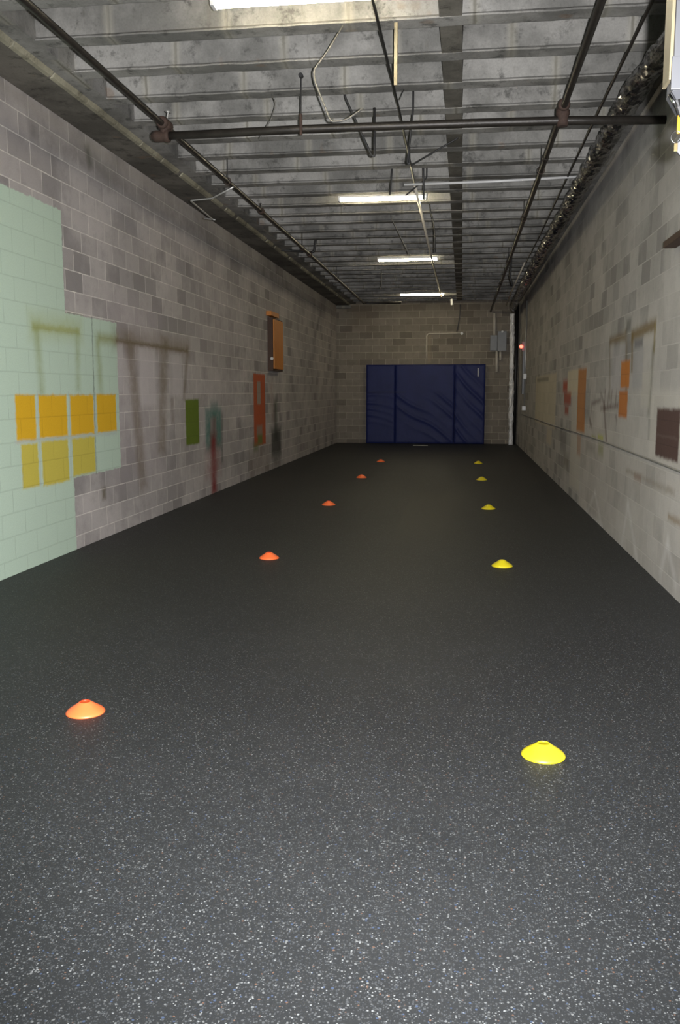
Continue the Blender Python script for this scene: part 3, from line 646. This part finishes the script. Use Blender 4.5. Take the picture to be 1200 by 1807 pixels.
# ------------------------------------------------------------------ wooden box on the left wall
p = unproj(0, XL+.12, 482, 560); q = unproj(0, XL+.12, 500, 656)
y0, y1, z1_, z0_ = p.y, q.y, p.z+.0, q.z
wb = thing('wooden_box', (XL, (y0+y1)/2, z0_), 'orange wooden box mounted high on the left block wall', 'box')
b = nb(); box(b, XL, XL+.11, y0, y1, z0_, z1_, .004); obj('case', b, M_DWOOD, wb)
b = nb(); box(b, XL+.11, XL+.132, y0+.03, y1-.03, z0_+.04, z1_-.03, .003); obj('front_board', b, M_WOOD, wb)
b = nb(); box(b, XL, XL+.11, y0-.12, y1-.35, z1_+.03, z1_+.12, .004); obj('top_batten', b, M_WOOD, wb)
b = nb(); zz = unproj(0, XL+.1, 476, 632).z; lathe(b, (XL+.09, y0-.05, zz), (0, 1, 0), [(0, .03), (.03, .035), (.05, .02)], 12); tag(obj('knob', b, M_WHITE, wb, True), 'white knob on the near side')

# ------------------------------------------------------------------ electrical gear on the back wall
def bx(x, y): return onB(x, y)
e0 = thing('electrical_panel', (unproj(1, D, 879, 650).x, D, unproj(1, D, 879, 650).z), 'grey electrical boxes with white conduits on the back wall right of the mat', 'electrical box')
(xa, za), (xb, zb2) = bx(865, 592), bx(877, 619); b = nb(); box(b, xa, xb, D-.14, D, zb2, za, .01); obj('meter_box', b, M_GREYBOX, e0)
(xa, za), (xb, zb2) = bx(878, 585), bx(893, 620); b = nb(); box(b, xa, xb, D-.20, D, zb2, za, .01); obj('switch_box', b, M_GREYBOX, e0)
(xk, zk) = bx(886, 586); b = nb(); lathe(b, (xk, D-.22, zk), (0, 1, 0), [(0, .03), (.02, .035)], 12); obj('knob', b, M_WHITE, e0)
for (xx, ya_, yb_, rr_) in ((872.5, 553, 592, .04), (876.5, 619, 656, .04), (883, 619, 636, .035)):
    t_, u_ = bx(xx, ya_), bx(xx, yb_); b = nb(); tube(b, [(t_[0], D-.05, t_[1]), (u_[0], D-.05, u_[1])], rr_, 10); obj('conduit', b, M_BEIGE, e0, True)
# conduit on the upper back wall
P = [bx(753, 632), bx(753, 589), bx(817, 587.5)]
wc = thing('wall_conduit', (P[1][0], D, P[1][1]), 'thin pale conduit bent across the upper back wall above the mat', 'conduit')
b = nb(); tube(b, bend([(x, D-.03, z) for x, z in P], .1), .018, 8); obj('conduit_run', b, M_BEIGE, wc, True)
(xk, zk) = bx(815, 588.5); b = nb(); lathe(b, (xk, D-.08, zk), (0, 1, 0), [(0, .04), (.07, .045)], 12); obj('junction_box', b, M_WHITE, wc)
P = [bx(812, 538), bx(811, 560), bx(806, 585)]; b = nb(); tube(b, bend([(x, D-.05, z) for x, z in P], .2), .014, 8); obj('riser', b, M_WIRE, wc, True)

# ------------------------------------------------------------------ alarm gear and handrail conduit on the right wall
def rw(px, py, off=.04): p = unproj(0, XR-off, px, py); return p
al = thing('alarm_station', (XR, rw(922, 612).y, rw(922, 612).z), 'small box with a glowing red lamp near the far end of the right wall', 'alarm')
c = rw(922, 612, .08); b = nb(); box(b, XR-.10, XR-.001, c.y-.12, c.y+.12, c.z-.12, c.z+.14, .01); obj('case', b, M_GREYBOX, al)
b = nb(); lathe(b, (XR-.12, c.y-.14, c.z), (-.3, -1, 0), [(0, .05), (.03, .05), (.05, .03)], 14); obj('red_lamp', b, M_RED, al, True)
b = nb(); yy = c.y-.1
box(b, XR-.08, XR-.001, c.y-.30, c.y+.10, 1.55, 2.72, .01); obj('cover_plate', b, M_GREYBOX, al)
co1 = thing('wall_riser', (XR, 25.2, 1.1), 'pale vertical conduit on the right wall beside the red lamp', 'conduit')
b = nb(); t_, u_ = rw(929, 543), rw(925.5, 716); yv = 24.6; tube(b, [(XR-.03, yv, 1.2), (XR-.03, yv, 4.02)], .022, 10); obj('conduit_run', b, M_GALV, co1, True)
b = nb(); box(b, XR-.10, XR, yv-.22, yv+.12, 1.12, 1.24, .01); obj('outlet_box', b, M_WHITE, co1)
b = nb(); box(b, XR-.09, XR-.001, yv-.2, yv-.08, 1.95, 2.1, .01); obj('switch', b, M_WHITE, co1)
hr = thing('wall_rail', (XR, 7, 1.03), 'thin pale conduit running level along the right wall at waist height', 'conduit')
P = [(5.5, 1.015), (7.2, 1.012), (11.4, 1.035), (18, 1.0), (26, .985)]
b = nb(); tube(b, [(XR-.016, y, z) for y, z in P], .0095, 8); obj('conduit_run', b, M_GALV, hr, True)
c = unproj(0, XR, 1196, 431); b = nb(); box(b, XR-.10, XR, c.y-.55, c.y+.06, c.z-.022, c.z+.03, .004); tag(obj('wall_bracket', b, M_DWOOD), 'small dark brown wooden bracket on the right wall at the photo edge', 'bracket')

# ------------------------------------------------------------------ white cabinet with keys at the top right corner
UY = 3.05; uc = unproj(1, UY, 1187, 160); ux = uc.x; uz = uc.z
un = thing('wall_unit', (XR, UY, uz), 'white metal wall unit jutting in at the top right corner', 'wall unit')
b = nb(); box(b, ux, XR-.002, UY, UY+.09, uz, uz+.95, .004); obj('body', b, M_UNIT, un)
b = nb(); box(b, ux-.012, ux-.001, UY+.004, UY+.10, uz-.01+.045, uz+.95, .003); obj('side_flange', b, M_CREAM, un)  # side face of the unit, warm lamp light put into its colour
b = nb(); box(b, ux-.008, ux+.05, UY-.012, UY+.0, uz+.0, uz+.10, .003); obj('corner_plate', b, M_UNIT, un)
b = nb(); vs = [(ux-.002, uz), (ux+.045, uz-.075), (XR-.002, uz-.075), (XR-.002, uz)]
A = [b.verts.new((x, UY+.005, z)) for x, z in vs]; B = [b.verts.new((x, UY+.085, z)) for x, z in vs]
for k_ in range(4): b.faces.new((A[k_], A[(k_+1) % 4], B[(k_+1) % 4], B[k_]))
b.faces.new(A); b.faces.new(B[::-1]); obj('lower_panel', b, simple('lower_enamel', (.05, .052, .058, 1), .45, 0, .04, 6), un)
p, q = unproj(1, UY-.01, 1182, 166), unproj(1, UY-.01, 1195, 190); b = nb(); tube(b, [p, q], .0055, 10); obj('lever', b, M_CHROME, un, True)
p, q = unproj(1, UY, 1194, 189), unproj(1, UY, 1203, 206); b = nb(); tube(b, [p+Vector((0, 0, .02)), q], .010, 10); obj('clip', b, M_BLACK, un)
kt = thing('key_bunch', (unproj(1, UY, 1196, 240).x, UY, unproj(1, UY, 1196, 240).z), 'keys on a silver ring with a yellow tag hanging below the white unit', 'keys')
p, q = unproj(1, UY, 1198, 203), unproj(1, UY, 1199, 236); b = nb(); box(b, p.x-.004, p.x+.03, UY-.004, UY+.004, q.z, p.z, .003); obj('yellow_tag', b, M_YTAG, kt)
c = unproj(1, UY, 1192, 243); b = nb(); n = 28; R_ = .0155
tube(b, [(c.x+R_*math.cos(2*math.pi*i/n), UY-.008, c.z+R_*1.15*math.sin(2*math.pi*i/n)) for i in range(n+1)], .0018, 8); obj('ring', b, M_CHROME, kt, True)
p, q = unproj(1, UY, 1192, 252), unproj(1, UY, 1193, 268); b = nb(); box(b, p.x-.005, p.x+.006, UY-.008, UY-.005, q.z, p.z, .001); obj('key', b, M_BRASS, kt)
c = unproj(1, UY, 1212, 258); b = nb(); lathe(b, (c.x, UY-.006, c.z), (0, 1, 0), [(0, .03), (.0, .033), (.012, .033), (.012, .03)], 24); obj('white_tag', b, M_UNIT, kt, True)
